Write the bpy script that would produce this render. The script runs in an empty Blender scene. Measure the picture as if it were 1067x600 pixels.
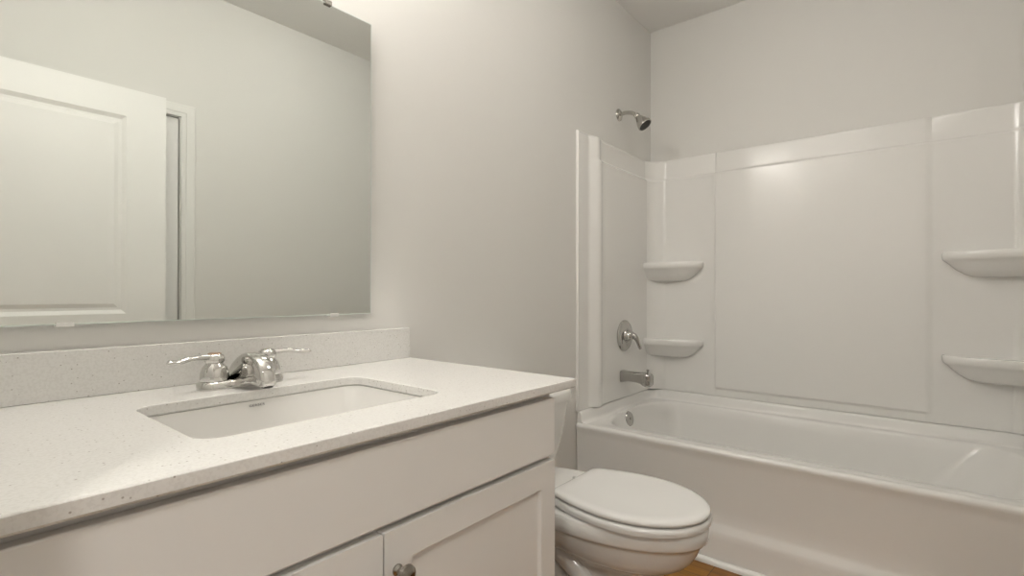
import bpy, bmesh, math
from mathutils import Vector, Matrix, Euler
SC = bpy.context.scene
COL = SC.collection
PI = math.pi

# ------------------------------------------------------------------ camera, world, exposure
cam_d = bpy.data.cameras.new('camera'); cam = bpy.data.objects.new('camera', cam_d); COL.objects.link(cam)
F_PX, CY = 531.72, 303.09
R_ = Vector((0.635052, -0.772468, 0.001571)); U_ = Vector((-0.003414, -0.000773, 0.999994)); FW = Vector((0.772462, 0.635054, 0.003128))
cm = Matrix(((R_.x, U_.x, -FW.x, 0.0), (R_.y, U_.y, -FW.y, -1.2164), (R_.z, U_.z, -FW.z, 0.9903), (0, 0, 0, 1)))
cam.matrix_world = cm
cam_d.sensor_width = 36.0; cam_d.lens = F_PX / 1067 * 36; cam_d.shift_y = (CY - 300) / 1067
cam_d.clip_start = 0.02; cam_d.clip_end = 50
SC.camera = cam
VS = SC.view_settings
SC.display_settings.display_device = 'sRGB'
VS.view_transform = 'Standard'; VS.look = 'None'; VS.gamma = 1.0; VS.use_curve_mapping = False
VS.exposure = 0.0
world = bpy.data.worlds.new('world'); SC.world = world; world.use_nodes = True
world.node_tree.nodes['Background'].inputs[0].default_value = (0.9, 0.93, 1.0, 1)
world.node_tree.nodes['Background'].inputs[1].default_value = 0.3
GLOBE, DOME_FILL, HALL_FILL_W = 44.0, 15.0, 22.0       # radiance of the opal globes and of the added fill dome, watts of the added hall fill
WARM = (1.0, 0.97, 0.92)

# ------------------------------------------------------------------ materials
def pmat(name, col, rough=0.5, metal=0.0, coat=0.0, spec=0.5):
    m = bpy.data.materials.new(name); m.use_nodes = True
    b = m.node_tree.nodes['Principled BSDF']
    b.inputs['Base Color'].default_value = (*col, 1); b.inputs['Roughness'].default_value = rough
    b.inputs['Metallic'].default_value = metal; b.inputs['Coat Weight'].default_value = coat
    b.inputs['Coat Roughness'].default_value = 0.08; b.inputs['Specular IOR Level'].default_value = spec
    return m
def nd(m, t, **kw):
    n = m.node_tree.nodes.new(t)
    for k, v in kw.items(): setattr(n, k, v)
    return n
def lk(m, a, b): m.node_tree.links.new(a, b)
def add_bump(m, scale, strength, dist=0.002, detail=3):
    tc = nd(m, 'ShaderNodeTexCoord'); nz = nd(m, 'ShaderNodeTexNoise'); bp = nd(m, 'ShaderNodeBump')
    nz.inputs['Scale'].default_value = scale; nz.inputs['Detail'].default_value = detail
    bp.inputs['Strength'].default_value = strength; bp.inputs['Distance'].default_value = dist
    lk(m, tc.outputs['Object'], nz.inputs['Vector']); lk(m, nz.outputs['Fac'], bp.inputs['Height'])
    lk(m, bp.outputs['Normal'], m.node_tree.nodes['Principled BSDF'].inputs['Normal'])
WALL = pmat('wall_paint', (0.77, 0.757, 0.725), 0.55, spec=0.35); add_bump(WALL, 260, 0.06)
CEIL = pmat('ceiling_paint', (0.88, 0.868, 0.84), 0.85, spec=0.2); add_bump(CEIL, 160, 0.1)
TRIM = pmat('trim_paint', (0.84, 0.83, 0.80), 0.32)
DOORM = pmat('door_paint', (0.90, 0.89, 0.865), 0.4)
CAB = pmat('cabinet_paint', (0.80, 0.785, 0.76), 0.33)
ACRY = pmat('acrylic', (0.87, 0.858, 0.83), 0.2, coat=0.15)
PORC = pmat('porcelain', (0.78, 0.768, 0.74), 0.07, coat=0.4)
PLAST = pmat('seat_plastic', (0.74, 0.73, 0.705), 0.18)
CHROME = pmat('chrome', (0.66, 0.65, 0.63), 0.05, 1.0)
NICKEL = pmat('dark_nickel', (0.33, 0.31, 0.28), 0.22, 1.0)
BRUSH = pmat('shower_metal', (0.55, 0.53, 0.50), 0.2, 1.0)
DARK = pmat('dark_rubber', (0.05, 0.05, 0.045), 0.6)
GREY = pmat('grey_print', (0.16, 0.155, 0.15), 0.5)
ORANGE = pmat('copper_ring', (0.75, 0.50, 0.36), 0.25, 0.8)
VALVE = pmat('valve_chrome', (0.50, 0.49, 0.47), 0.08, 1.0)
SINKM = pmat('sink_porcelain', (0.79, 0.775, 0.745), 0.1, coat=0.3)
MIRR = pmat('mirror_silver', (0.765, 0.79, 0.765), 0.0, 1.0)
GEDGE = pmat('glass_edge', (0.70, 0.74, 0.70), 0.1)
CLEAR = pmat('clip_plastic', (0.80, 0.79, 0.76), 0.15)
def emit(name, col, s):
    m = bpy.data.materials.new(name); m.use_nodes = True
    b = m.node_tree.nodes['Principled BSDF']; b.inputs['Emission Color'].default_value = (*col, 1); b.inputs['Emission Strength'].default_value = s
    return m
GLOW = emit('fill_diffuser', WARM, 6.0)
# quartz with fine speckles
QUARTZ = pmat('speckled_quartz', (0.78, 0.765, 0.73), 0.22)
def quartz():
    m = QUARTZ; b = m.node_tree.nodes['Principled BSDF']
    tc = nd(m, 'ShaderNodeTexCoord')
    n1 = nd(m, 'ShaderNodeTexNoise'); n1.inputs['Scale'].default_value = 260; n1.inputs['Detail'].default_value = 2
    r1 = nd(m, 'ShaderNodeValToRGB'); r1.color_ramp.elements[0].position = 0.38; r1.color_ramp.elements[0].color = (0.715, 0.70, 0.67, 1)
    r1.color_ramp.elements[1].position = 0.55; r1.color_ramp.elements[1].color = (0.765, 0.753, 0.725, 1)
    v = nd(m, 'ShaderNodeTexVoronoi'); v.inputs['Scale'].default_value = 130
    r2 = nd(m, 'ShaderNodeValToRGB'); r2.color_ramp.interpolation = 'LINEAR'
    r2.color_ramp.elements[0].position = 0.10; r2.color_ramp.elements[0].color = (1, 1, 1, 1)
    r2.color_ramp.elements[1].position = 0.2; r2.color_ramp.elements[1].color = (0, 0, 0, 1)
    sep = nd(m, 'ShaderNodeSeparateColor'); gt = nd(m, 'ShaderNodeMath', operation='GREATER_THAN'); gt.inputs[1].default_value = 0.72
    mu = nd(m, 'ShaderNodeMath', operation='MULTIPLY')
    mx = nd(m, 'ShaderNodeMix', data_type='RGBA')
    lk(m, tc.outputs['Object'], n1.inputs['Vector']); lk(m, tc.outputs['Object'], v.inputs['Vector'])
    lk(m, n1.outputs['Fac'], r1.inputs['Fac']); lk(m, v.outputs['Distance'], r2.inputs['Fac'])
    lk(m, v.outputs['Color'], sep.inputs['Color']); lk(m, sep.outputs['Red'], gt.inputs[0])
    lk(m, gt.outputs[0], mu.inputs[0]); lk(m, r2.outputs['Color'], mu.inputs[1])
    lk(m, mu.outputs[0], mx.inputs['Factor']); lk(m, r1.outputs['Color'], mx.inputs['A']); mx.inputs['B'].default_value = (0.42, 0.39, 0.35, 1)
    lk(m, mx.outputs['Result'], b.inputs['Base Color'])
quartz()
# wood plank floor: planks run along y
WOOD = pmat('wood_planks', (0.3, 0.16, 0.06), 0.35)
def wood():
    m = WOOD; b = m.node_tree.nodes['Principled BSDF']
    tc = nd(m, 'ShaderNodeTexCoord'); mp = nd(m, 'ShaderNodeMapping'); mp.inputs['Rotation'].default_value = (0, 0, PI / 2)
    br = nd(m, 'ShaderNodeTexBrick'); br.inputs['Scale'].default_value = 1.0
    br.inputs['Brick Width'].default_value = 1.22; br.inputs['Row Height'].default_value = 0.15; br.inputs['Mortar Size'].default_value = 0.0012
    br.inputs['Color1'].default_value = (0.33, 0.145, 0.004, 1); br.inputs['Color2'].default_value = (0.23, 0.083, 0.003, 1); br.inputs['Mortar'].default_value = (0.06, 0.03, 0.012, 1)
    mp2 = nd(m, 'ShaderNodeMapping'); mp2.inputs['Scale'].default_value = (60, 3.0, 1)
    nz = nd(m, 'ShaderNodeTexNoise'); nz.inputs['Scale'].default_value = 1.0; nz.inputs['Detail'].default_value = 6; nz.inputs['Distortion'].default_value = 1.2
    rp = nd(m, 'ShaderNodeValToRGB'); rp.color_ramp.elements[0].position = 0.3; rp.color_ramp.elements[0].color = (0.55, 0.5, 0.45, 1)
    rp.color_ramp.elements[1].position = 0.75; rp.color_ramp.elements[1].color = (1.35, 1.35, 1.3, 1)
    mx = nd(m, 'ShaderNodeMix', data_type='RGBA', blend_type='MULTIPLY'); mx.inputs['Factor'].default_value = 0.85
    lk(m, tc.outputs['Object'], mp.inputs['Vector']); lk(m, mp.outputs['Vector'], br.inputs['Vector'])
    lk(m, tc.outputs['Object'], mp2.inputs['Vector']); lk(m, mp2.outputs['Vector'], nz.inputs['Vector'])
    lk(m, nz.outputs['Fac'], rp.inputs['Fac']); lk(m, br.outputs['Color'], mx.inputs['A']); lk(m, rp.outputs['Color'], mx.inputs['B'])
    lk(m, mx.outputs['Result'], b.inputs['Base Color'])
wood()

# ------------------------------------------------------------------ mesh helpers
def B(): return bmesh.new()
def obj(name, bm, mat, parent=None, smooth=True, angle=35, bevel=None, segs=2, fix=True):
    bmesh.ops.remove_doubles(bm, verts=bm.verts, dist=1e-6)
    if fix: bmesh.ops.recalc_face_normals(bm, faces=bm.faces)
    me = bpy.data.meshes.new(name); bm.to_mesh(me); bm.free()
    o = bpy.data.objects.new(name, me); COL.objects.link(o)
    for m in (mat if isinstance(mat, (list, tuple)) else [mat]): me.materials.append(m)
    if parent is not None: o.parent = parent
    if smooth:
        for p in me.polygons: p.use_smooth = True
        if angle is not None and not bevel: me.set_sharp_from_angle(angle=math.radians(angle))
    if bevel:
        md = o.modifiers.new('bevel', 'BEVEL'); md.width = bevel; md.segments = segs; md.limit_method = 'ANGLE'; md.angle_limit = math.radians(40); md.harden_normals = True
    return o
def box(bm, x0, x1, y0, y1, z0, z1):
    r = bmesh.ops.create_cube(bm, size=1.0)['verts']
    for v in r: v.co = Vector(((x0 + x1) / 2 + v.co.x * (x1 - x0), (y0 + y1) / 2 + v.co.y * (y1 - y0), (z0 + z1) / 2 + v.co.z * (z1 - z0)))
    return r
def loft(bm, loops, closed=True, cap0=True, cap1=True):
    vs = [[bm.verts.new(p) for p in L] for L in loops]
    n = len(vs[0])
    for a, b in zip(vs, vs[1:]):
        for i in range(n if closed else n - 1):
            j = (i + 1) % n
            bm.faces.new((a[i], a[j], b[j], b[i]))
    if closed and cap0: bm.faces.new(vs[0][::-1])
    if closed and cap1: bm.faces.new(vs[-1])
    return vs
def ring(c, r, ax, n=24, rb=None):
    ax = Vector(ax).normalized(); t = Vector((0, 0, 1)) if abs(ax.z) < 0.9 else Vector((1, 0, 0))
    u = ax.cross(t).normalized(); w = ax.cross(u); rb = rb or r
    return [Vector(c) + u * (r * math.cos(2 * PI * i / n)) + w * (rb * math.sin(2 * PI * i / n)) for i in range(n)]
def lathe(bm, base, ax, prof, n=28, cap0=True, cap1=True):
    ax = Vector(ax).normalized(); base = Vector(base)
    loft(bm, [ring(base + ax * h, max(r, 1e-4), ax, n) for r, h in prof], True, cap0, cap1)
def catmull(P, k=8):
    P = [Vector(p) for p in P]; out = []
    for i in range(len(P) - 1):
        a = P[max(i - 1, 0)]; b = P[i]; c = P[i + 1]; d = P[min(i + 2, len(P) - 1)]
        for s in range(k):
            t = s / k
            out.append(0.5 * ((2 * b) + (c - a) * t + (2 * a - 5 * b + 4 * c - d) * t * t + (3 * b - a - 3 * c + d) * t ** 3))
    out.append(P[-1]); return out
def tube(bm, P, R, n=16, k=8, flat=1.0):
    """smooth tube along P (radius list R); flat scales the vertical-ish cross direction"""
    pts = catmull(P, k); m = len(pts); loops = []
    for i, p in enumerate(pts):
        d = (pts[min(i + 1, m - 1)] - pts[max(i - 1, 0)]).normalized()
        f = i / (m - 1) * (len(R) - 1); a = int(min(f, len(R) - 2)); r = R[a] + (R[a + 1] - R[a]) * (f - a)
        t = Vector((0, 0, 1)) if abs(d.z) < 0.95 else Vector((1, 0, 0))
        u = d.cross(t).normalized(); w = u.cross(d)
        loops.append([p + u * (r * math.cos(2 * PI * j / n)) + w * (r * flat * math.sin(2 * PI * j / n)) for j in range(n)])
    loft(bm, loops)
def rrect(x0, x1, y0, y1, rx, z, ry=None, n=8):
    ry = ry or rx; out = []
    for cx, cy, a0 in ((x1 - rx, y1 - ry, 0), (x0 + rx, y1 - ry, PI / 2), (x0 + rx, y0 + ry, PI), (x1 - rx, y0 + ry, 1.5 * PI)):
        for i in range(n + 1):
            a = a0 + PI / 2 * i / n
            out.append(Vector((cx + rx * math.cos(a), cy + ry * math.sin(a), z)))
    return out
def extrude_profile(bm, pts, a0, a1, mapf):
    """pts 2D closed polygon; mapf(p, a) -> 3D"""
    loft(bm, [[mapf(p, a0) for p in pts], [mapf(p, a1) for p in pts]])
def panel_front(bm, x0, x1, z0, z1, y, d, panels, steps, thick):
    """board in the xz plane whose front is at y facing d (+1/-1); panels: list of (px0,px1,pz0,pz1); steps: [(inset, depth)]"""
    def P(x, z, dep): return bm.verts.new((x, y - d * dep, z))
    xs = sorted({x0, x1} | {p[0] for p in panels} | {p[1] for p in panels}); zs = sorted({z0, z1} | {p[2] for p in panels} | {p[3] for p in panels})
    for i in range(len(xs) - 1):
        for j in range(len(zs) - 1):
            a, b, c, e = xs[i], xs[i + 1], zs[j], zs[j + 1]
            pn = [p for p in panels if p[0] <= a + 1e-6 and p[1] >= b - 1e-6 and p[2] <= c + 1e-6 and p[3] >= e - 1e-6]
            if not pn: bm.faces.new((P(a, c, 0), P(b, c, 0), P(b, e, 0), P(a, e, 0)))
    for p in panels:
        L = [[(p[0], p[2]), (p[1], p[2]), (p[1], p[3]), (p[0], p[3])]]; dep = [0]
        for ins, dp in steps:
            L.append([(p[0] + ins, p[2] + ins), (p[1] - ins, p[2] + ins), (p[1] - ins, p[3] - ins), (p[0] + ins, p[3] - ins)]); dep.append(dp)
        for k in range(len(L) - 1):
            for i in range(4):
                j = (i + 1) % 4
                bm.faces.new((P(*L[k][i], dep[k]), P(*L[k][j], dep[k]), P(*L[k + 1][j], dep[k + 1]), P(*L[k + 1][i], dep[k + 1])))
        bm.faces.new([P(*q, dep[-1]) for q in L[-1]])
    # sides and back
    for (a, c), (b, e) in (((x0, z0), (x1, z0)), ((x1, z0), (x1, z1)), ((x1, z1), (x0, z1)), ((x0, z1), (x0, z0))):
        bm.faces.new((P(a, c, 0), P(b, e, 0), P(b, e, thick), P(a, c, thick)))
    bm.faces.new((P(x0, z0, thick), P(x1, z0, thick), P(x1, z1, thick), P(x0, z1, thick)))
def thing(name, label, cat, loc=(0, 0, 0), group=None):
    o = bpy.data.objects.new(name, None); COL.objects.link(o); o.location = loc; o.empty_display_size = 0.1
    return tag(o, label, cat, group)
def tag(o, label, cat, group=None, kind=None):
    o['label'] = label; o['category'] = cat
    if group: o['group'] = group
    if kind: o['kind'] = kind
    return o
def struct(o, label, cat): return tag(o, label, cat, kind='structure')
def at(root, o):
    """parent o (built in world coordinates) to root without moving it"""
    o.parent = root; o.matrix_parent_inverse = Matrix.Translation(-Vector(root.location)); return o

# ------------------------------------------------------------------ room dimensions
L = 2.701; W = 1.549; H = 2.448; T = 0.11
CT = 0.797; XR = 0.981; D = 0.598
# ------------------------------------------------------------------ structure
bm = B(); box(bm, -1.6, L + T, -2.6, T, -0.06, 0.0)
struct(obj('floor', bm, WOOD, smooth=False), 'orange-brown wood plank floor', 'floor')
bm = B(); box(bm, -1.6, L + T, -2.6, T, H, H + 0.08)
struct(obj('ceiling', bm, CEIL, smooth=False), 'plain matte painted ceiling', 'ceiling')
bm = B(); box(bm, -T, L + T, 0, T, 0, H)
struct(obj('wall_back', bm, WALL, smooth=False), 'warm grey wall behind the mirror, toilet and shower head', 'wall')
bm = B(); box(bm, L, L + T, -W, 0, 0, H)
struct(obj('wall_right', bm, WALL, smooth=False), 'warm grey wall above the long side of the bathtub', 'wall')
DX0, DX1, DZ = 0.10, 0.862, 1.812         # closet door opening in the wall opposite the mirror
bm = B(); box(bm, -T, DX0, -W - T, -W, 0, H); box(bm, DX1, L + T, -W - T, -W, 0, H); box(bm, DX0, DX1, -W - T, -W, DZ, H)
struct(obj('wall_front', bm, WALL, smooth=False), 'grey-green wall reflected in the mirror', 'wall')
OY0, OY1, OZ = -1.462, -0.69, 1.862       # entry opening in the left wall, where the photographer stands
bm = B(); box(bm, -T, 0, -W, OY0, 0, H); box(bm, -T, 0, OY1, 0, 0, H); box(bm, -T, 0, OY0, OY1, OZ, H)
struct(obj('wall_left', bm, WALL, smooth=False), 'wall with the entry opening at the left end of the vanity', 'wall')
bm = B(); box(bm, -1.6, -1.5, -2.6, T, 0, H); box(bm, -1.5, -T, 0.0, T, 0, H); box(bm, -1.5, L + T, -2.6, -2.5, 0, H); box(bm, L, L + T, -2.5, -W - T, 0, H)
struct(obj('wall_hall', bm, WALL, smooth=False), 'plain walls of the hall outside the entry opening', 'wall')

def casing(bm, axis, a0, a1, z, face, d, w=0.057, t=0.014):
    """door casing around an opening a0..a1 x 0..z; axis 'x' or 'y'; on plane face, projecting by d*t"""
    prof = [(0.0, 0.0), (0.0, 0.6), (0.10, 0.72), (0.30, 0.72), (0.36, 0.86), (0.62, 1.0), (0.92, 1.0), (1.0, 0.85), (1.0, 0.0)]
    path = [((a0, 0), (-1, 0)), ((a0, z), (-1, 1)), ((a1, z), (1, 1)), ((a1, 0), (1, 0))]
    loops = []
    for (a, h), (oa, oh) in path:
        lp = []
        for u, v in prof:
            pa, pz, pd = a + oa * u * w, h + oh * u * w, face + d * v * t
            lp.append((pa, pd, pz) if axis == 'x' else (pd, pa, pz))
        loops.append(lp)
    loft(bm, loops)
bm = B(); casing(bm, 'x', DX0 - 0.004, DX1 + 0.004, DZ + 0.004, -W, 1)
struct(obj('trim_1', bm, TRIM, angle=20), 'white moulded casing around the closed door reflected in the mirror', 'door casing')
bm = B(); casing(bm, 'y', OY0, OY1, OZ, 0, 1, w=0.05); casing(bm, 'y', OY0, OY1, OZ, -T, -1, w=0.05)
struct(obj('trim_2', bm, TRIM, angle=20), 'white casing around the entry opening beside the camera', 'door casing')
# shoe moulding at the tub apron
bm = B()
prof = [(0, 0)] + [(-0.017 * math.cos(a) , 0.019 * math.sin(a)) for a in [PI / 2 * i / 6 for i in range(7)]]
extrude_profile(bm, prof, -W, -0.016, lambda p, a: (1.914 + p[0], a, p[1]))
struct(obj('trim_3', bm, TRIM), 'white quarter-round moulding on the floor along the bathtub', 'floor trim')
def baseboard(name, x0, x1, y0, y1, label):
    bm = B(); box(bm, x0, x1, y0, y1, 0, 0.085)
    struct(obj(name, bm, TRIM, bevel=0.004), label, 'baseboard')
baseboard('baseboard_back', 0.93, 1.895, -0.013, 0, 'white baseboard behind the toilet')
baseboard('baseboard_front', DX1 + 0.065, 1.895, -W, -W + 0.013, 'white baseboard along the wall opposite the vanity')

# doors
DOOR_STEPS = [(0.006, 0.003), (0.016, 0.009), (0.026, 0.009), (0.042, 0.003)]
def door(name, x0, x1, z1, y, d, thick, label, knob_x):
    bm = B(); w = x1 - x0; st = 0.142 * w / 0.76
    panel_front(bm, x0, x1, 0.012, z1, y, d, [(x0 + st, x1 - st, 0.90, z1 - 0.118), (x0 + st, x1 - st, 0.23, 0.74)], DOOR_STEPS, thick)
    o = struct(obj(name, bm, DOORM, angle=20), label, 'door')
    for dd, yy in ((d, y), (-d, y - d * thick)):
        bm = B(); lathe(bm, (knob_x, yy, 0.80), (0, dd, 0), [(0.030, 0), (0.030, 0.004), (0.012, 0.008), (0.011, 0.03), (0.022, 0.036), (0.026, 0.046), (0.022, 0.056), (0.001, 0.058)])
        k = obj('door_knob', bm, NICKEL, o); k['label'] = 'brushed nickel door knob'
        if dd != d and name == 'door_2': bpy.data.objects.remove(k)
    return o
door('door_1', 0.006, 0.770, 1.848, -1.428, 1, 0.035, 'white panelled door standing open along the wall reflected in the mirror', 0.708)
door('door_2', DX0 + 0.003, DX1 - 0.004, DZ - 0.003, -W - 0.012, 1, 0.035, 'closed white door behind the open door, a strip of it reflected in the mirror', 0.80)
bm = B(); box(bm, DX0 - 0.002, DX0 + 0.0, -W - T, -W, 0, DZ); box(bm, DX0, DX1, -W - T, -W - 0.06, 0, DZ)
struct(obj('trim_4', bm, TRIM, smooth=False), 'door stop behind the closed door', 'door stop')

# ------------------------------------------------------------------ vanity light and added fill lamps
def lamp(name, kind, loc, power, parent, size=0.05, rot=None, spread=None):
    d = bpy.data.lights.new(name, kind); d.energy = power; d.color = WARM
    if kind == 'AREA':
        d.shape = 'DISK'; d.size = size
        if spread: d.spread = spread
    else: d.shadow_soft_size = size
    o = bpy.data.objects.new(name, d); COL.objects.link(o); o.location = loc; at(parent, o); return o
def hall_fill(x, y, power, label):  # unseen hall lamp, added as fill through the doorway
    t = thing('ceiling_fill', label, 'fill light', (x, y, H))
    bm = B(); lathe(bm, (x, y, H), (0, 0, -1), [(0.165, 0), (0.165, 0.012), (0.155, 0.02), (0.14, 0.022), (0.138, 0.016)], 48, True, False)
    at(t, obj('housing', bm, TRIM))
    bm = B(); lathe(bm, (x, y, H - 0.010), (0, 0, -1), [(0.139, 0), (0.139, 0.006), (0.08, 0.009), (0.001, 0.010)], 48)
    at(t, obj('diffuser', bm, GLOW))
    lamp('fill_lamp', 'AREA', (x, y, H - 0.026), power, t, 0.26)
DOMEM = emit('fill_dome_glass', WARM, DOME_FILL)
def fill_dome(x, y):  # unseen dome, added as general fill for ceiling and right wall
    t = thing('ceiling_fill', 'added fill dome on the bathroom ceiling, out of view', 'fill light', (x, y, H))
    bm = B(); lathe(bm, (x, y, H), (0, 0, -1), [(0.150, 0), (0.150, 0.014), (0.142, 0.022), (0.136, 0.022)], 48, True, False)
    at(t, obj('housing', bm, BRUSH))
    bm = B(); lathe(bm, (x, y, H - 0.020), (0, 0, -1), [(0.135 * math.cos(PI / 2 * k / 12), 0.105 * math.sin(PI / 2 * k / 12)) for k in range(13)], 48)
    at(t, obj('glass_dome', bm, DOMEM))
fill_dome(1.45, -0.8)
hall_fill(-0.8, -1.5, HALL_FILL_W, 'added round fill light on the hall ceiling, out of view')
VZ = 2.285
OPAL = emit('lit_opal_glass', WARM, GLOBE)
vt = thing('vanity_light', 'wall light with three round opal globes above the mirror', 'wall light', (0.465, 0, VZ))
bm = B(); box(bm, 0.165, 0.765, -0.028, -0.0, VZ - 0.045, VZ + 0.045); at(vt, obj('back_plate', bm, BRUSH, bevel=0.006))
for i in range(3):
    lx = 0.225 + 0.24 * i
    bm = B(); tube(bm, [(lx, -0.026, VZ), (lx, -0.07, VZ + 0.012), (lx, -0.122, VZ + 0.008), (lx, -0.135, VZ - 0.012)], [0.009, 0.008, 0.009, 0.020]); at(vt, obj('arm', bm, BRUSH))
    bm = B(); gz = VZ - 0.075
    lathe(bm, (lx, -0.135, gz), (0, 0, 1), [(0.0625 * math.sin(PI * k / 16), -0.0625 * math.cos(PI * k / 16)) for k in range(17)], 32)
    at(vt, obj('lamp_globe', bm, OPAL))

# ------------------------------------------------------------------ vanity cabinet
VX0, VX1, VY = 0.012, 0.914, -0.586
van = thing('vanity_cabinet', 'white shaker vanity cabinet under the speckled countertop', 'cabinet', (0.465, -0.3, 0))
bm = B()
box(bm, VX0, VX0 + 0.018, -0.566, -0.004, 0.0, CT - 0.0205); box(bm, VX1 + 0.008 - 0.018, VX1 + 0.008, -0.566, -0.004, 0.0, CT - 0.0205)
box(bm, VX0 + 0.018, VX1 - 0.01, -0.022, -0.004, 0.09, CT - 0.15); box(bm, VX0 + 0.018, VX1 - 0.01, -0.547, -0.022, 0.09, 0.108)
box(bm, VX0 + 0.018, VX1 - 0.01, -0.566, -0.547, CT - 0.05, CT - 0.0205); box(bm, VX0 + 0.018, VX1 - 0.01, -0.566, -0.547, 0.60, 0.66)
box(bm, VX0 + 0.018, VX1 - 0.01, -0.566, -0.547, 0.09, 0.13); box(bm, 0.44, 0.49, -0.566, -0.547, 0.13, 0.60)
at(van, obj('body', bm, CAB, smooth=False))
bm = B(); box(bm, VX0 + 0.018, VX1 - 0.01, -0.515, -0.50, 0, 0.09); at(van, obj('toe_kick', bm, CAB, smooth=False))
bm = B(); box(bm, VX0, VX1, VY, -0.5665, 0.6410, 0.7635); at(van, obj('drawer_front', bm, CAB, bevel=0.0025))
for x0, x1, kx in ((VX0, 0.4655, 0.442), (0.4685, VX1, 0.492)):
    bm = B(); panel_front(bm, x0, x1, 0.105, 0.630, VY, -1, [(x0 + 0.054, x1 - 0.05, 0.16, 0.576)], [(0.0015, 0.0075)], 0.0195)
    d = at(van, obj('door', bm, CAB, smooth=False))
    bv = d.modifiers.new('bevel', 'BEVEL'); bv.width = 0.0025; bv.segments = 2; bv.limit_method = 'ANGLE'
    bm = B(); lathe(bm, (kx, VY, 0.567), (0, -1, 0), [(0.009, 0), (0.009, 0.0025), (0.0055, 0.006), (0.005, 0.012), (0.008, 0.016), (0.0135, 0.0185), (0.0155, 0.022), (0.0145, 0.0265), (0.009, 0.0295), (0.001, 0.0305)], 28)
    k = obj('knob', bm, NICKEL, d); k['label'] = 'dark nickel mushroom knob'

# ------------------------------------------------------------------ countertop with the sink cut out
HX0, HX1, HY0, HY1, HR = 0.2547, 0.6835, -0.486, -0.186, 0.035
ct = thing('countertop', 'off-white speckled quartz countertop with a rectangular sink cutout', 'countertop', (0.49, -0.3, CT - 0.02))
bm = B()
def slab_ring(z, ins): # outer and inner loops
    o = [bm.verts.new(p) for p in ((0.004 + ins, -0.001 - ins, z), (0.004 + ins, -D + ins, z), (XR - ins, -D + ins, z), (XR - ins, -0.001 - ins, z))]
    i = [bm.verts.new(p) for p in rrect(HX0 - ins, HX1 + ins, HY0 - ins, HY1 + ins, HR, z, n=8)]
    return o, i
o0, i0 = slab_ring(CT, 0.0015); o1, i1 = slab_ring(CT - 0.0015, 0); o2, i2 = slab_ring(CT - 0.0165, 0); o3, i3 = slab_ring(CT - 0.02, 0.0035)
i3 = i3
for a, b in ((o0, o1), (o1, o2), (o2, o3), (i0, i1), (i1, i2), (i2, i3)):
    n = len(a)
    for k in range(n): bm.faces.new((a[k], a[(k + 1) % n], b[(k + 1) % n], b[k]))
for o_, i_ in ((o0, i0), (o3, i3)):
    es = []
    for lp in (o_, i_):
        for k in range(len(lp)):
            e = bm.edges.get((lp[k], lp[(k + 1) % len(lp)])); es.append(e)
    bmesh.ops.triangle_fill(bm, use_beauty=True, use_dissolve=False, edges=es)
at(ct, obj('slab', bm, QUARTZ, angle=30))
bm = B(); box(bm, 0.004, XR - 0.001, -0.0205, -0.001, CT + 0.0003, CT + 0.0885)
tag(obj('backsplash', bm, QUARTZ, bevel=0.0015), 'low speckled quartz strip standing on the back edge of the countertop below the mirror', 'backsplash')

# ------------------------------------------------------------------ undermount sink
sk = thing('sink', 'white rectangular undermount sink basin', 'sink', (0.469, -0.336, 0.63))
bm = B()
def skl(z, g, r): return rrect(HX0 - g, HX1 + g, HY0 - g, HY1 + g, r, z, n=8)
SK = [(0.0205, 0.002, HR), (0.03, -0.001, HR), (0.06, -0.006, 0.034), (0.11, -0.018, 0.034), (0.135, -0.03, 0.036), (0.147, -0.05, 0.04), (0.152, -0.09, 0.035), (0.155, -0.125, 0.02)]
loft(bm, [skl(CT - d - (0.012 if g < -0.02 else 0.0), g + 0.010, r) for d, g, r in SK[:0:-1]] + [skl(CT - 0.034, 0.03, 0.05), skl(CT - 0.0206, 0.03, 0.05)] + [skl(CT - d, g, r) for d, g, r in SK], True, True, True)
at(sk, obj('basin', bm, SINKM, angle=50))
bm = B(); lathe(bm, (0.469, -0.33, CT - 0.154), (0, 0, 1), [(0.031, 0), (0.031, 0.0025), (0.024, 0.004), (0.021, 0.001), (0.018, 0.0015), (0.015, 0.005), (0.001, 0.006)], 32)
o = at(sk, obj('drain', bm, CHROME)); o['label'] = 'chrome drain'
cu = bpy.data.curves.new('lettering', 'FONT'); cu.body = 'GERBER'; cu.size = 0.0088; cu.extrude = 0.0003; cu.align_x = 'CENTER'; cu.space_character = 1.1
tmp = bpy.data.objects.new('lettering', cu); COL.objects.link(tmp)
bpy.context.view_layer.update()
me = bpy.data.meshes.new_from_object(tmp.evaluated_get(bpy.context.evaluated_depsgraph_get()))
bpy.data.objects.remove(tmp)
lt = bpy.data.objects.new('lettering', me); COL.objects.link(lt); me.materials.clear(); me.materials.append(GREY)
lt.parent = sk; lt.matrix_parent_inverse = Matrix.Translation(-Vector(sk.location))
lt.location = (0.459, -0.1889, CT - 0.031); lt.rotation_euler = (PI / 2 - 0.15, 0, 0); lt.scale = (0.92, 0.72, 1)
lt['label'] = 'small dark printed lettering'

# ------------------------------------------------------------------ faucet (two lever handles on a centre-set base)
FX, FY = 0.465, -0.105
fa = thing('faucet', 'chrome two-handle faucet behind the sink', 'faucet', (FX, FY, CT))
bm = B()
def frr(g, z): return rrect(FX - 0.084 + g, FX + 0.084 - g, FY - 0.030 + g, FY + 0.030 - g, 0.029 - g, z, n=8)
loft(bm, [frr(0, CT), frr(0, CT + 0.010), frr(0.002, CT + 0.014), frr(0.006, CT + 0.0165), frr(0.012, CT + 0.0172)])
at(fa, obj('base', bm, CHROME, angle=60))
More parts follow.
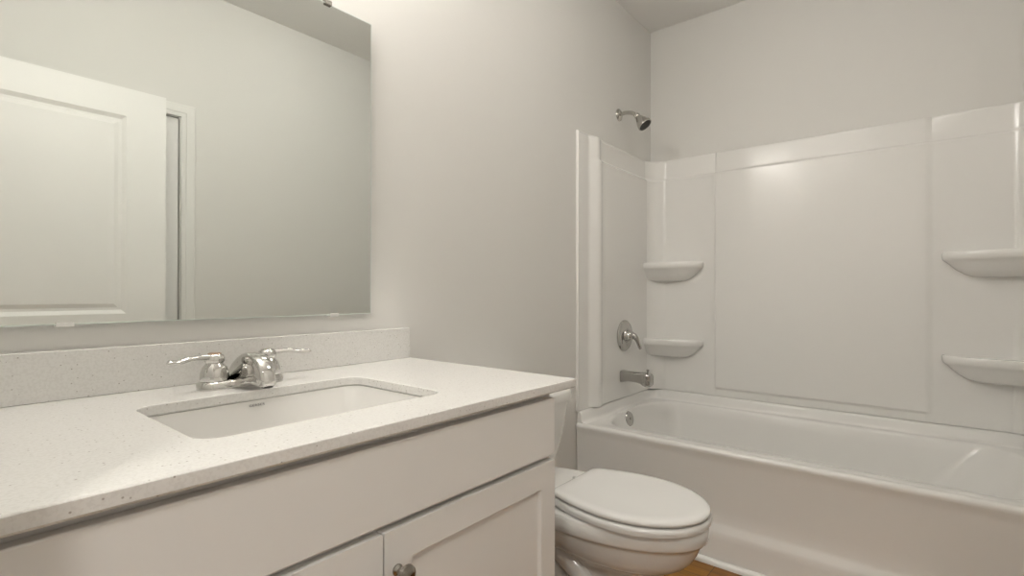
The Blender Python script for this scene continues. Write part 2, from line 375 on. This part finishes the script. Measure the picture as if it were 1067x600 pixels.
# spout: side outline swept across its width, thickest in the middle
side = [(-0.074, 0.006), (-0.078, 0.026), (-0.090, 0.046), (-0.108, 0.060), (-0.132, 0.069), (-0.160, 0.072), (-0.188, 0.0685), (-0.210, 0.058), (-0.224, 0.042), (-0.231, 0.024), (-0.231, 0.014), (-0.226, 0.0095), (-0.214, 0.0095), (-0.200, 0.0115), (-0.180, 0.012), (-0.150, 0.006)]
side = [Vector((0, y, z)) for y, z in side]
cs = sum(side, Vector()) / len(side)
bm = B(); loops = []
for wx, sc_ in ((-0.0158, 0.78), (-0.0150, 0.87), (-0.0132, 0.935), (-0.0105, 0.975), (-0.006, 0.997), (0.006, 0.997), (0.0105, 0.975), (0.0132, 0.935), (0.0150, 0.87), (0.0158, 0.78)):
    lp = []
    for p in side:
        q = cs + (p - cs) * sc_
        q.z += (p.z - q.z) * max(0.0, 1 - p.z / 0.03) * (1.0 if p.y > -0.16 else 0.4)
        flare = 1.0 + 1.0 * max(0.0, 1 - p.z / 0.060) * max(0.0, min(1.0, (p.y + 0.21) / 0.09))
        lp.append((FX + wx * flare, q.y, CT + q.z))
    loops.append(lp)
loft(bm, loops); at(fa, obj('spout', bm, CHROME, angle=50))
bm = B(); lathe(bm, (FX, -0.2185, CT + 0.0125), (0, 0, -1), [(0.010, -0.004), (0.0105, 0.004), (0.008, 0.005), (0.001, 0.004)], 20); at(fa, obj('aerator', bm, DARK))
bm = B(); lathe(bm, (FX, FY + 0.022, CT + 0.014), (0, 0, 1), [(0.003, 0), (0.003, 0.018), (0.005, 0.021), (0.0055, 0.027), (0.001, 0.030)], 16); at(fa, obj('lift_rod', bm, CHROME))
for sgn in (-1, 1):
    hx = FX + sgn * 0.0525
    bm = B(); lathe(bm, (hx, FY, CT + 0.0165), (0, 0, 1), [(0.0255, 0), (0.0265, 0.004), (0.0255, 0.016), (0.022, 0.027), (0.0165, 0.033), (0.0155, 0.0345), (0.0165, 0.036), (0.0185, 0.039), (0.0185, 0.045), (0.0165, 0.0505), (0.012, 0.0535), (0.001, 0.055)], 32)
    h = at(fa, obj('handle', bm, CHROME, angle=40))
    bm = B(); z = CT + 0.0165 + 0.045
    tube(bm, [(hx, FY, z), (hx + sgn * 0.02, FY - 0.004, z + 0.003), (hx + sgn * 0.045, FY - 0.010, z + 0.0035), (hx + sgn * 0.068, FY - 0.014, z - 0.001), (hx + sgn * 0.084, FY - 0.017, z - 0.001), (hx + sgn * 0.088, FY - 0.017, z)], [0.0105, 0.009, 0.008, 0.0088, 0.0095, 0.005], 16, 6, 0.62)
    lv = obj('lever', bm, CHROME, h, angle=60)
    bm = B(); lathe(bm, (hx, FY, CT + 0.0165 + 0.0535), (0, 0, 1), [(0.0125, -0.002), (0.0125, 0.0005), (0.010, 0.0018), (0.001, 0.002)], 24)
    c = obj('cap', bm, ORANGE if sgn < 0 else CHROME, h)
    if sgn < 0: c['label'] = 'copper-tinted cap'

# ------------------------------------------------------------------ mirror
MX0, MX1, MZ0, MZ1 = 0.085, 0.8455, 0.931, 1.735
mi = thing('mirror', 'frameless rectangular mirror clipped to the wall above the vanity', 'mirror', (0.465, -0.008, MZ0))
bm = B(); box(bm, MX0, MX1, -0.0145, -0.0095, MZ0, MZ1)
bmesh.ops.recalc_face_normals(bm, faces=bm.faces)
front = [f for f in bm.faces if f.normal.y < -0.5]
rim = bmesh.ops.inset_individual(bm, faces=front, thickness=0.0022, use_even_offset=True)['faces']
for f in bm.faces: f.material_index = 0 if f in front else 1
o = obj('glass_panel', bm, [MIRR, GEDGE], smooth=False); at(mi, o)
for cx, top in ((0.198, 0), (0.7325, 0), (0.215, 1), (0.712, 1)):
    bm = B()
    z = MZ1 if top else MZ0; s = 1 if top else -1
    pr = [(0, 0.0006), (0, 0.0035), (-0.0170, 0.0035), (-0.0180, 0.0025), (-0.0180, -0.0045), (-0.0150, -0.0045), (-0.0150, 0.0006)]
    if top: pr = [(0, 0.0006), (0, 0.007), (-0.0190, 0.007), (-0.0205, 0.0055), (-0.0205, -0.0055), (-0.0150, -0.0055), (-0.0150, 0.0006)]
    extrude_profile(bm, pr, cx - (0.009 if top else 0.0125), cx + (0.009 if top else 0.0125), lambda p, a: (a, p[0], z + s * p[1]))
    o = at(mi, obj('mirror_clip', bm, NICKEL if top else CLEAR, angle=30, bevel=0.0008))
    o['label'] = 'dark metal clip' if top else 'pale clip'

# ------------------------------------------------------------------ toilet
TX = 1.332
to = thing('toilet', 'white two-piece toilet with its lid closed between the vanity and the bathtub', 'toilet', (TX, -0.4, 0))
def egg(z, yb, yf, w, n=48, taper=0.28, yc=None, rc=0.03, front=2.0):
    """toilet outline: elliptical front, sides tapering to a straight back edge with rounded corners"""
    yc = yb + (yf - yb) * 0.48 if yc is None else yc; h = n // 4; out = []
    for i in range(2 * h + 1):                       # front half, from +x round to -x
        a = -PI * i / (2 * h); c, s_ = math.cos(a), math.sin(a)
        out.append(Vector((TX + w * math.copysign(abs(c) ** (2 / front), c), yc + (yc - yf) * math.copysign(abs(s_) ** (2 / front), s_), z)))
    m = h - 6; wb = w * (1 - taper); side = []
    for i in range(1, m + 1):
        t = i / m * (1 - rc / (yb - yc)); side.append((w * (1 - taper * t * t), yc + (yb - yc) * t))
    w1 = side[-1][0]
    for i in range(1, 6):
        a = PI / 2 * i / 5; side.append((w1 - rc * (1 - math.cos(a)) - 0.15 * rc * math.sin(a) * 0.3, yb - rc + rc * math.sin(a)))
    out += [Vector((TX - x, y, z)) for x, y in side]
    out += [Vector((TX + x, y, z)) for x, y in reversed(side)]
    return out
bm = B()
loft(bm, [egg(0, -0.12, -0.655, 0.112, taper=0.15), egg(0.014, -0.12, -0.655, 0.112, taper=0.15), egg(0.028, -0.125, -0.650, 0.104, taper=0.2), egg(0.08, -0.13, -0.650, 0.090, taper=0.45, yc=-0.50), egg(0.14, -0.13, -0.650, 0.086, taper=0.5, yc=-0.50), egg(0.205, -0.13, -0.652, 0.085, taper=0.55, yc=-0.50), egg(0.228, -0.13, -0.656, 0.088, taper=0.58, yc=-0.50), egg(0.240, -0.13, -0.664, 0.094, taper=0.58, yc=-0.50), egg(0.248, -0.12, -0.680, 0.106, taper=0.58, yc=-0.50), egg(0.256, -0.12, -0.698, 0.122, taper=0.56, yc=-0.50), egg(0.268, -0.11, -0.717, 0.138, taper=0.54, yc=-0.50), egg(0.285, -0.11, -0.732, 0.150, taper=0.50, yc=-0.48), egg(0.305, -0.11, -0.744, 0.159, taper=0.46, yc=-0.46), egg(0.325, -0.11, -0.752, 0.165, taper=0.42, yc=-0.45), egg(0.334, -0.11, -0.755, 0.167, taper=0.46, yc=-0.45), egg(0.3375, -0.11, -0.761, 0.171, taper=0.46, yc=-0.45), egg(0.341, -0.11, -0.767, 0.175, taper=0.45, yc=-0.45), egg(0.347, -0.11, -0.771, 0.1775, taper=0.44, yc=-0.45), egg(0.376, -0.11, -0.772, 0.178, taper=0.38), egg(0.3835, -0.115, -0.766, 0.172, taper=0.38)])
# rear deck under the tank
def rr(x, y0, y1, r, z): return rrect(TX - x, TX + x, y0, y1, r, z, n=6)
loft(bm, [rr(0.085, -0.34, -0.05, 0.04, 0.20), rr(0.105, -0.35, -0.04, 0.04, 0.30), rr(0.118, -0.35, -0.035, 0.035, 0.345), rr(0.120, -0.35, -0.035, 0.03, 0.365), rr(0.117, -0.347, -0.038, 0.03, 0.3735)])
# trapway bulge on both flanks
for s in (-1, 1):
    tube(bm, [(TX + s * 0.050, -0.600, 0.04), (TX + s * 0.062, -0.555, 0.09), (TX + s * 0.070, -0.480, 0.160), (TX + s * 0.073, -0.415, 0.208), (TX + s * 0.074, -0.355, 0.240), (TX + s * 0.074, -0.29, 0.235), (TX + s * 0.070, -0.235, 0.16), (TX + s * 0.066, -0.21, 0.04)], [0.026, 0.031, 0.034, 0.035, 0.036, 0.037, 0.038, 0.038], 16, 8)
    tube(bm, [(TX + s * 0.060, -0.53, 0.02), (TX + s * 0.074, -0.46, 0.085), (TX + s * 0.080, -0.39, 0.145), (TX + s * 0.080, -0.33, 0.185), (TX + s * 0.072, -0.28, 0.19)], [0.022, 0.026, 0.027, 0.027, 0.024], 16, 8)
at(to, obj('bowl', bm, PORC, angle=50))
bm = B()
def tk(x, y0, y1, z): return rrect(TX - x, TX + x, y0, y1, 0.035, z, n=6)
loft(bm, [tk(0.135, -0.19, -0.045, 0.374), tk(0.150, -0.202, -0.04, 0.380), tk(0.157, -0.206, -0.035, 0.40), tk(0.184, -0.219, -0.028, 0.50), tk(0.203, -0.229, -0.024, 0.60), tk(0.205, -0.230, -0.024, 0.613)])
at(to, obj('tank', bm, PORC, angle=50))
bm = B()
loft(bm, [tk(0.205, -0.230, -0.022, 0.613), tk(0.213, -0.240, -0.018, 0.617), tk(0.213, -0.240, -0.018, 0.640), tk(0.209, -0.236, -0.02, 0.652), tk(0.199, -0.226, -0.03, 0.658), tk(0.17, -0.20, -0.05, 0.660)])
at(to, obj('tank_lid', bm, PORC, angle=60))
bm = B()
loft(bm, [egg(0.3860, -0.372, -0.770, 0.170), egg(0.3872, -0.368, -0.775, 0.173), egg(0.3965, -0.366, -0.777, 0.174), egg(0.4035, -0.368, -0.774, 0.172), egg(0.4055, -0.372, -0.768, 0.168)])
at(to, obj('seat', bm, PLAST, angle=60))
bm = B()
loft(bm, [egg(0.4090, -0.372, -0.766, 0.161), egg(0.4100, -0.368, -0.772, 0.166), egg(0.416, -0.366, -0.775, 0.168), egg(0.4215, -0.369, -0.771, 0.165), egg(0.4243, -0.376, -0.762, 0.158), egg(0.4250, -0.388, -0.748, 0.147), egg(0.4250, -0.40, -0.735, 0.136), egg(0.4245, -0.405, -0.728, 0.131), egg(0.4245, -0.45, -0.65, 0.07)])
at(to, obj('lid', bm, PLAST, angle=70))
for s in (-1, 1):
    bm = B(); loft(bm, [rrect(TX + s * 0.07 - 0.024, TX + s * 0.07 + 0.024, -0.372, -0.330, 0.008, z_, n=4) for z_ in (0.3735, 0.402)] + [rrect(TX + s * 0.07 - 0.021, TX + s * 0.07 + 0.021, -0.369, -0.333, 0.007, 0.407, n=4)])
    at(to, obj('hinge', bm, PLAST))
bm = B(); lathe(bm, (TX - 0.15, -0.226, 0.575), (0, -1, 0), [(0.013, 0), (0.013, 0.006), (0.007, 0.009), (0.006, 0.016), (0.001, 0.017)], 20)
tube(bm, [(TX - 0.15, -0.238, 0.575), (TX - 0.12, -0.243, 0.573), (TX - 0.085, -0.243, 0.566)], [0.006, 0.006, 0.007], 12, 6, 0.6)
o = at(to, obj('flush_lever', bm, CHROME)); o['label'] = 'chrome flush lever'

# ------------------------------------------------------------------ bathtub
TX0, TX1, TY0, TY1, RIM, JZ = 1.922, 2.690, -W + 0.003, -0.003, 0.415, 0.464
tub = thing('bathtub', 'white alcove bathtub with a stepped apron below the shower surround', 'bathtub', (2.31, -W / 2, 0))
bm = B(); N = 12
def basin(z, x0, x1, y0, y1, rx, ry): return rrect(x0, x1, y0, y1, rx, z, ry, n=N)
bx0, bx1, by0, by1 = 1.992, 2.636, -1.500, -0.045
lp = [basin(RIM, bx0 - 0.004, bx1 + 0.004, by0 - 0.004, by1 + 0.004, 0.30, 0.135), basin(RIM - 0.003, bx0 + 0.004, bx1 - 0.004, by0 + 0.004, by1 - 0.004, 0.30, 0.135),
      basin(RIM - 0.012, bx0 + 0.009, bx1 - 0.009, by0 + 0.012, by1 - 0.010, 0.29, 0.14), basin(RIM - 0.05, bx0 + 0.013, bx1 - 0.013, by0 + 0.05, by1 - 0.02, 0.27, 0.15),
      basin(0.22, bx0 + 0.03, bx1 - 0.03, by0 + 0.16, by1 - 0.06, 0.22, 0.16), basin(0.13, bx0 + 0.05, bx1 - 0.05, by0 + 0.24, by1 - 0.09, 0.18, 0.15), basin(0.10, bx0 + 0.09, bx1 - 0.09, by0 + 0.30, by1 - 0.13, 0.14, 0.12), basin(0.092, bx0 + 0.16, bx1 - 0.16, by0 + 0.40, by1 - 0.20, 0.10, 0.10)]
V = loft(bm, lp, True, False, True)
# deck: from the basin opening out to an outer rectangle with the same number of points
def outer(x0, x1, y0, y1, z, r=0.012):
    return rrect(x0, x1, y0, y1, r, z, n=N)
def mixz(lp, f): return [Vector((p.x, p.y, f(p))) for p in lp]
wallish = lambda p, z0, z1, x0: z1 if p.x > x0 else z0
deck1 = outer(TX0 + 0.012, TX1 - 0.028, TY0 + 0.022, TY1 - 0.016, RIM + 0.001, 0.02)
d1 = [bm.verts.new(p) for p in deck1]; n = len(d1)
for i in range(n):
    j = (i + 1) % n; bm.faces.new((V[0][i], V[0][j], d1[j], d1[i]))
# raised tile flange along the three walls (open toward the room)
path_in = []
xs0, r = TX0 + 0.014, 0.04
def flange_path(off):
    P = [(TX0 + 0.010, TY1 - off)]
    for i in range(9):
        a = PI / 2 - PI / 2 * i / 8; P.append((TX1 - off - r + r * math.cos(a), TY1 - off - r + r * math.sin(a)))
    for i in range(9):
        a = -PI / 2 * i / 8; P.append((TX1 - off - r + r * math.cos(a), TY0 + off + r + r * math.sin(a)))
    P.append((TX0 + 0.010, TY0 + off)); return P
secs = [(0.050, RIM + 0.0006), (0.032, RIM + 0.002), (0.026, RIM + 0.006), (0.023, RIM + 0.014), (0.020, JZ - 0.012), (0.017, JZ - 0.005), (0.011, JZ - 0.001), (0.006, JZ), (0.0, JZ), (0.0, RIM - 0.02), (0.05, RIM - 0.02)]
lo = [[Vector((x, y, z)) for x, y in flange_path(off)] for off, z in secs]
loops = [list(c) for c in zip(*lo)]
loft(bm, loops, True, True, True)
# apron
ap = [(TX0 + 0.020, RIM + 0.0007), (TX0 + 0.010, RIM - 0.0003), (TX0 + 0.003, RIM - 0.005), (TX0, RIM - 0.013), (TX0 + 0.0012, RIM - 0.022), (TX0 + 0.004, RIM - 0.032), (TX0 + 0.0065, RIM - 0.050), (TX0 + 0.011, 0.20), (TX0 + 0.011, 0.150), (TX0 + 0.008, 0.138), (TX0 - 0.001, 0.120), (TX0 - 0.004, 0.108), (TX0 - 0.005, 0.09), (TX0 - 0.005, 0.0), (TX0 + 0.03, 0.0), (TX0 + 0.03, RIM - 0.02)]
extrude_profile(bm, ap, TY0, TY1, lambda p, a: (p[0], a, p[1]))
at(tub, obj('shell', bm, ACRY, angle=40))
bm = B(); lathe(bm, (2.315, -0.060, 0.368), (0, -1, 0.22), [(0.036, -0.004), (0.037, 0.004), (0.034, 0.009), (0.026, 0.012), (0.001, 0.013)], 36)
lathe(bm, (2.315, -0.072, 0.371), (0, -1, 0.22), [(0.007, 0), (0.007, 0.003), (0.001, 0.004)], 16)
o = at(tub, obj('overflow_plate', bm, VALVE)); o['label'] = 'round chrome overflow plate'
bm = B(); lathe(bm, (2.315, -0.34, 0.0925), (0, 0, 1), [(0.035, 0), (0.035, 0.003), (0.028, 0.005), (0.022, 0.003), (0.02, 0.008), (0.001, 0.010)], 32)
o = at(tub, obj('drain', bm, CHROME)); o['label'] = 'chrome drain'

# ------------------------------------------------------------------ shower surround
SB, SL, ST = 0.4655, 1.607, 1.711           # bottom, ledge, top
XB, YE = 2.681, -0.016                       # inner faces: long panel, end panel
su = thing('shower_surround', 'glossy white moulded shower surround above the bathtub', 'shower surround', (2.31, -W / 2, SB))
def wall_sheet(name, pts, levels, label=None, hide_back=None):
    """pts: list of functions z-> (x,y); levels: list of z"""
    bm = B(); loft(bm, [[Vector((*p(z), z)) for z in levels] for p in pts], False)
    return at(su, obj(name, bm, ACRY, angle=28, fix=False))
BAND = -0.009
def bandf(z):            # 0 below the ledge, 1 on the band
    if z <= SL - 0.008: return 0.0
    if z >= SL + 0.006: return 1.0
    return (z - (SL - 0.008)) / 0.014
def top(z): return max(0.0, (z - (ST - 0.008)) / 0.008) if z < ST else 1.0
levels = [SB, 0.497, 0.504, 0.509, 0.7, 0.95, 1.2, 1.45, 1.56, SL - 0.012, SL - 0.008, SL - 0.006, SL - 0.004, SL - 0.002, SL, SL + 0.002, SL + 0.004, SL + 0.006, SL + 0.012, 1.65, ST - 0.012, ST - 0.006, ST - 0.003, ST - 0.001, ST, ST]
lev2 = list(enumerate(levels))
def smooth(t): return t * t * (3 - 2 * t)
def end_panel(name, m):
    """m maps a depth out of the wall to world y"""
    def pf(x, low, band, xs=0.0):
        def f(z):
            k = smooth(bandf(z)); d = low + (band - low) * k
            if z > ST - 0.0065: d -= 0.004 * ((z - (ST - 0.0065)) / 0.0065) ** 2
            return (x, m(d))
        return f
    P = [pf(1.926, 0.0, 0.0), pf(1.926, 0.009, 0.009), pf(1.9275, 0.0115, 0.0115), pf(1.931, 0.0125, 0.0125), pf(1.9345, 0.0115, 0.0115), pf(1.936, 0.009, 0.009), pf(1.937, 0.006, 0.006),
         pf(2.012, 0.006, 0.006), pf(2.024, 0.007, 0.007), pf(2.034, 0.012, 0.011), pf(2.060, 0.030, 0.026), pf(2.070, 0.0345, 0.030), pf(2.080, 0.0355, 0.0295), pf(2.094, 0.033, 0.025), pf(2.110, 0.027, 0.018), pf(2.13, 0.0225, 0.013), pf(2.16, 0.021, 0.010), pf(2.40, 0.019, 0.009), pf(2.60, 0.017, 0.008), pf(2.640, 0.016, 0.007), pf(2.70, 0.016, 0.007)]
    bm = B(); loops = [[Vector((*p(z), z)) for z in levels] for p in P]
    loft(bm, loops, False)
    # top edge closing back to the wall
    tops = [bm.verts.new((p(ST)[0], p(ST)[1], ST)) for p in P]; back = [bm.verts.new((p(ST)[0], m(0.0), ST)) for p in P]
    for i in range(len(P) - 1): bm.faces.new((tops[i], tops[i + 1], back[i + 1], back[i]))
    return at(su, obj(name, bm, ACRY, angle=28))
end_panel('end_panel', lambda d: -d); end_panel('end_panel', lambda d: -W + d)
# long panel with its coved corners and the raised field in the middle
PY0, PY1, RA = -0.361, -1.209, 0.010
def back_profile():
    P = []
    def pf(x, y, nx, ny, band, raise_=0.0):
        def f(z):
            k = smooth(bandf(z)); rs = raise_ * (0 if z < 0.5 else min(1.0, (z - 0.4999) / 0.0085)); d = band * k + rs
            if raise_ and z > SL: d -= 0.006 * (z - SL) / (ST - SL)
            if z > ST - 0.0065: d -= 0.004 * ((z - (ST - 0.0065)) / 0.0065) ** 2
            return (x + nx * d, y + ny * d)
        P.append(f)
    def corner(flip):
        out = []
        ax, ay, bx, by = 2.615, YE, XB, -0.092
        out.append((ax - 0.006, ay + 0.002, 0, -1, -0.008)); out.append((ax, ay, -0.2, -1, -0.008))
        for i in range(1, 8):
            t = i / 8; cx_, cy_ = XB - 0.004, YE + 0.002     # quadratic curve pulled toward the corner
            w_ = 0.45; mx_, my_ = (ax + bx) / 2 * (1 - w_) + cx_ * w_, (ay + by) / 2 * (1 - w_) + cy_ * w_
            x = (1 - t) ** 2 * ax + 2 * t * (1 - t) * mx_ + t * t * bx; y = (1 - t) ** 2 * ay + 2 * t * (1 - t) * my_ + t * t * by
            out.append((x, y, -0.72, -0.70, -0.008))
        out.append((bx, by, -1, -0.25, -0.008)); out.append((bx, by - 0.008, -1, 0, -0.009))
        return [(x, (-W - y) if flip else y, nx, -ny if flip else ny, b) for x, y, nx, ny, b in out]
    for c in corner(False): pf(*c)
    pf(XB, -0.2, -1, 0, BAND); pf(XB, PY0 + 0.006, -1, 0, BAND); pf(XB, PY0 + 0.003, -1, 0, BAND, RA * 0.15); pf(XB, PY0 - 0.003, -1, 0, BAND, RA * 0.85); pf(XB, PY0 - 0.006, -1, 0, BAND, RA)
    pf(XB, -0.55, -1, 0, BAND, RA); pf(XB, -0.8, -1, 0, BAND, RA); pf(XB, -1.0, -1, 0, BAND, RA)
    pf(XB, PY1 + 0.016, -1, 0, BAND, RA); pf(XB, PY1 + 0.009, -1, 0, BAND, RA * 0.9); pf(XB, PY1, -1, 0, BAND, RA * 0.5); pf(XB, PY1 - 0.009, -1, 0, BAND, RA * 0.1); pf(XB, PY1 - 0.016, -1, 0, BAND); pf(XB, -1.35, -1, 0, BAND)
    for c in reversed(corner(True)): pf(*c)
    return P
bm = B(); P = back_profile(); loft(bm, [[Vector((*p(z), z)) for z in levels] for p in P], False)
tops = [bm.verts.new((*p(ST), ST)) for p in P]; back = [bm.verts.new((L, min(max(p(ST)[1], -W), 0.0), ST)) for p in P]
for i in range(len(P) - 1): bm.faces.new((tops[i], tops[i + 1], back[i + 1], back[i]))
at(su, obj('back_panel', bm, ACRY, angle=28))
# corner shelves
def shelf(zt, flip):
    bm = B(); A_, B_ = 0.112, 0.292; cx, cy = XB + 0.004, YE + 0.006
    def row(sx, sy, z, n=28, e=2.5):
        out = [Vector((cx, cy, z))]
        for i in range(n + 1):
            a = PI / 2 * i / n
            x = cx - A_ * sx * math.cos(a) ** (2 / e); y = cy - B_ * sy * math.sin(a) ** (2 / e) if i else cy
            out.append(Vector((x, y, z)))
        return [Vector((p.x, -W - p.y, p.z)) for p in out] if flip else out
    rows = [row(0.80, 0.9, zt - 0.006), row(0.86, 0.94, zt - 0.005), row(0.93, 0.975, zt - 0.0005), row(0.97, 0.99, zt), row(0.995, 1.0, zt - 0.005), row(1.0, 1.0, zt - 0.014), row(0.99, 0.995, zt - 0.024), row(0.965, 0.985, zt - 0.031), row(0.91, 0.965, zt - 0.036), row(0.86, 0.94, zt - 0.042), row(0.78, 0.90, zt - 0.055), row(0.68, 0.84, zt - 0.072), row(0.54, 0.76, zt - 0.088), row(0.40, 0.68, zt - 0.097), row(0.2, 0.55, zt - 0.101), row(0.05, 0.4, zt - 0.1015)]
    loft(bm, rows)
    return at(su, obj('corner_shelf', bm, ACRY, angle=60))
for flip in (False, True):
    for zt in (1.152, 0.745): shelf(zt, flip)

# ------------------------------------------------------------------ shower fittings
SX = 2.325
sh = thing('showerhead', 'chrome shower head on a short arm above the surround', 'shower head', (SX, 0, 1.885))
bm = B(); lathe(bm, (SX, 0, 1.885), (0, -1, 0), [(0.031, 0), (0.030, 0.004), (0.022, 0.010), (0.013, 0.013), (0.001, 0.014)], 32); at(sh, obj('flange', bm, BRUSH))
bm = B(); tube(bm, [(SX, -0.002, 1.885), (SX, -0.035, 1.888), (SX, -0.07, 1.880), (SX, -0.098, 1.862)], [0.0095, 0.0095, 0.0095, 0.0095], 16, 8); at(sh, obj('arm', bm, BRUSH))
hd = Vector((0, -0.62, -0.78)).normalized()
bm = B(); lathe(bm, (SX, -0.092, 1.868), hd, [(0.011, 0), (0.014, 0.006), (0.015, 0.014), (0.013, 0.019), (0.018, 0.027), (0.029, 0.052), (0.034, 0.066), (0.036, 0.074), (0.035, 0.080), (0.031, 0.081)], 36, True, False)
h = at(sh, obj('head', bm, BRUSH))
bm = B(); lathe(bm, Vector((SX, -0.092, 1.868)) + hd * 0.078, hd, [(0.0315, 0), (0.031, 0.002), (0.015, 0.0035), (0.001, 0.004)], 36)
f = obj('spray_face', bm, DARK, h); f['label'] = 'dark spray face'
VXc, VZc = 2.345, 0.775
va = thing('shower_valve', 'chrome shower valve with a round plate and lever on the end panel', 'shower valve', (VXc, -0.017, VZc))
bm = B(); lathe(bm, (VXc, -0.0205, VZc), (0, -1, 0), [(0.078, 0), (0.078, 0.004), (0.072, 0.010), (0.055, 0.014), (0.034, 0.016), (0.031, 0.022)], 48); at(va, obj('escutcheon', bm, VALVE))
bm = B(); lathe(bm, (VXc, -0.034, VZc), (0, -1, 0), [(0.029, 0), (0.027, 0.018), (0.023, 0.030), (0.015, 0.038), (0.001, 0.040)], 32)
tube(bm, [(VXc, -0.060, VZc + 0.004), (VXc + 0.002, -0.080, VZc - 0.004), (VXc + 0.006, -0.092, VZc - 0.026), (VXc + 0.012, -0.098, VZc - 0.052), (VXc + 0.015, -0.102, VZc - 0.064)], [0.017, 0.014, 0.010, 0.009, 0.006], 16, 6); at(va, obj('lever_handle', bm, VALVE, angle=60))
sp = thing('tub_spout', 'chrome tub spout low on the end panel', 'tub spout', (SX, -0.017, 0.575))
bm = B()
def spl(y, h0, h1, w, r=0.012):
    return [Vector((SX + p.x, y, p.y)) for p in rrect(-w, w, h0, h1, r, 0, n=5)]
loft(bm, [spl(-0.0205, 0.548, 0.602, 0.027), spl(-0.0225, 0.546, 0.604, 0.029), spl(-0.028, 0.547, 0.603, 0.028), spl(-0.06, 0.554, 0.602, 0.027), spl(-0.10, 0.552, 0.602, 0.027), spl(-0.125, 0.548, 0.602, 0.027), spl(-0.137, 0.540, 0.602, 0.027), spl(-0.155, 0.537, 0.601, 0.027), spl(-0.172, 0.539, 0.598, 0.025), spl(-0.176, 0.543, 0.594, 0.022)])
at(sp, obj('body', bm, VALVE, angle=50))
bm = B(); lathe(bm, (SX, -0.153, 0.5375), (0, 0, -1), [(0.014, -0.004), (0.014, 0.002), (0.011, 0.002), (0.010, -0.002), (0.001, -0.002)], 24); o = at(sp, obj('outlet', bm, DARK)); o['label'] = 'dark outlet'
bm = B(); lathe(bm, (SX, -0.156, 0.600), (0, 0, 1), [(0.0035, 0), (0.0035, 0.010), (0.007, 0.012), (0.007, 0.018), (0.001, 0.0195)], 20); at(sp, obj('diverter_knob', bm, VALVE))
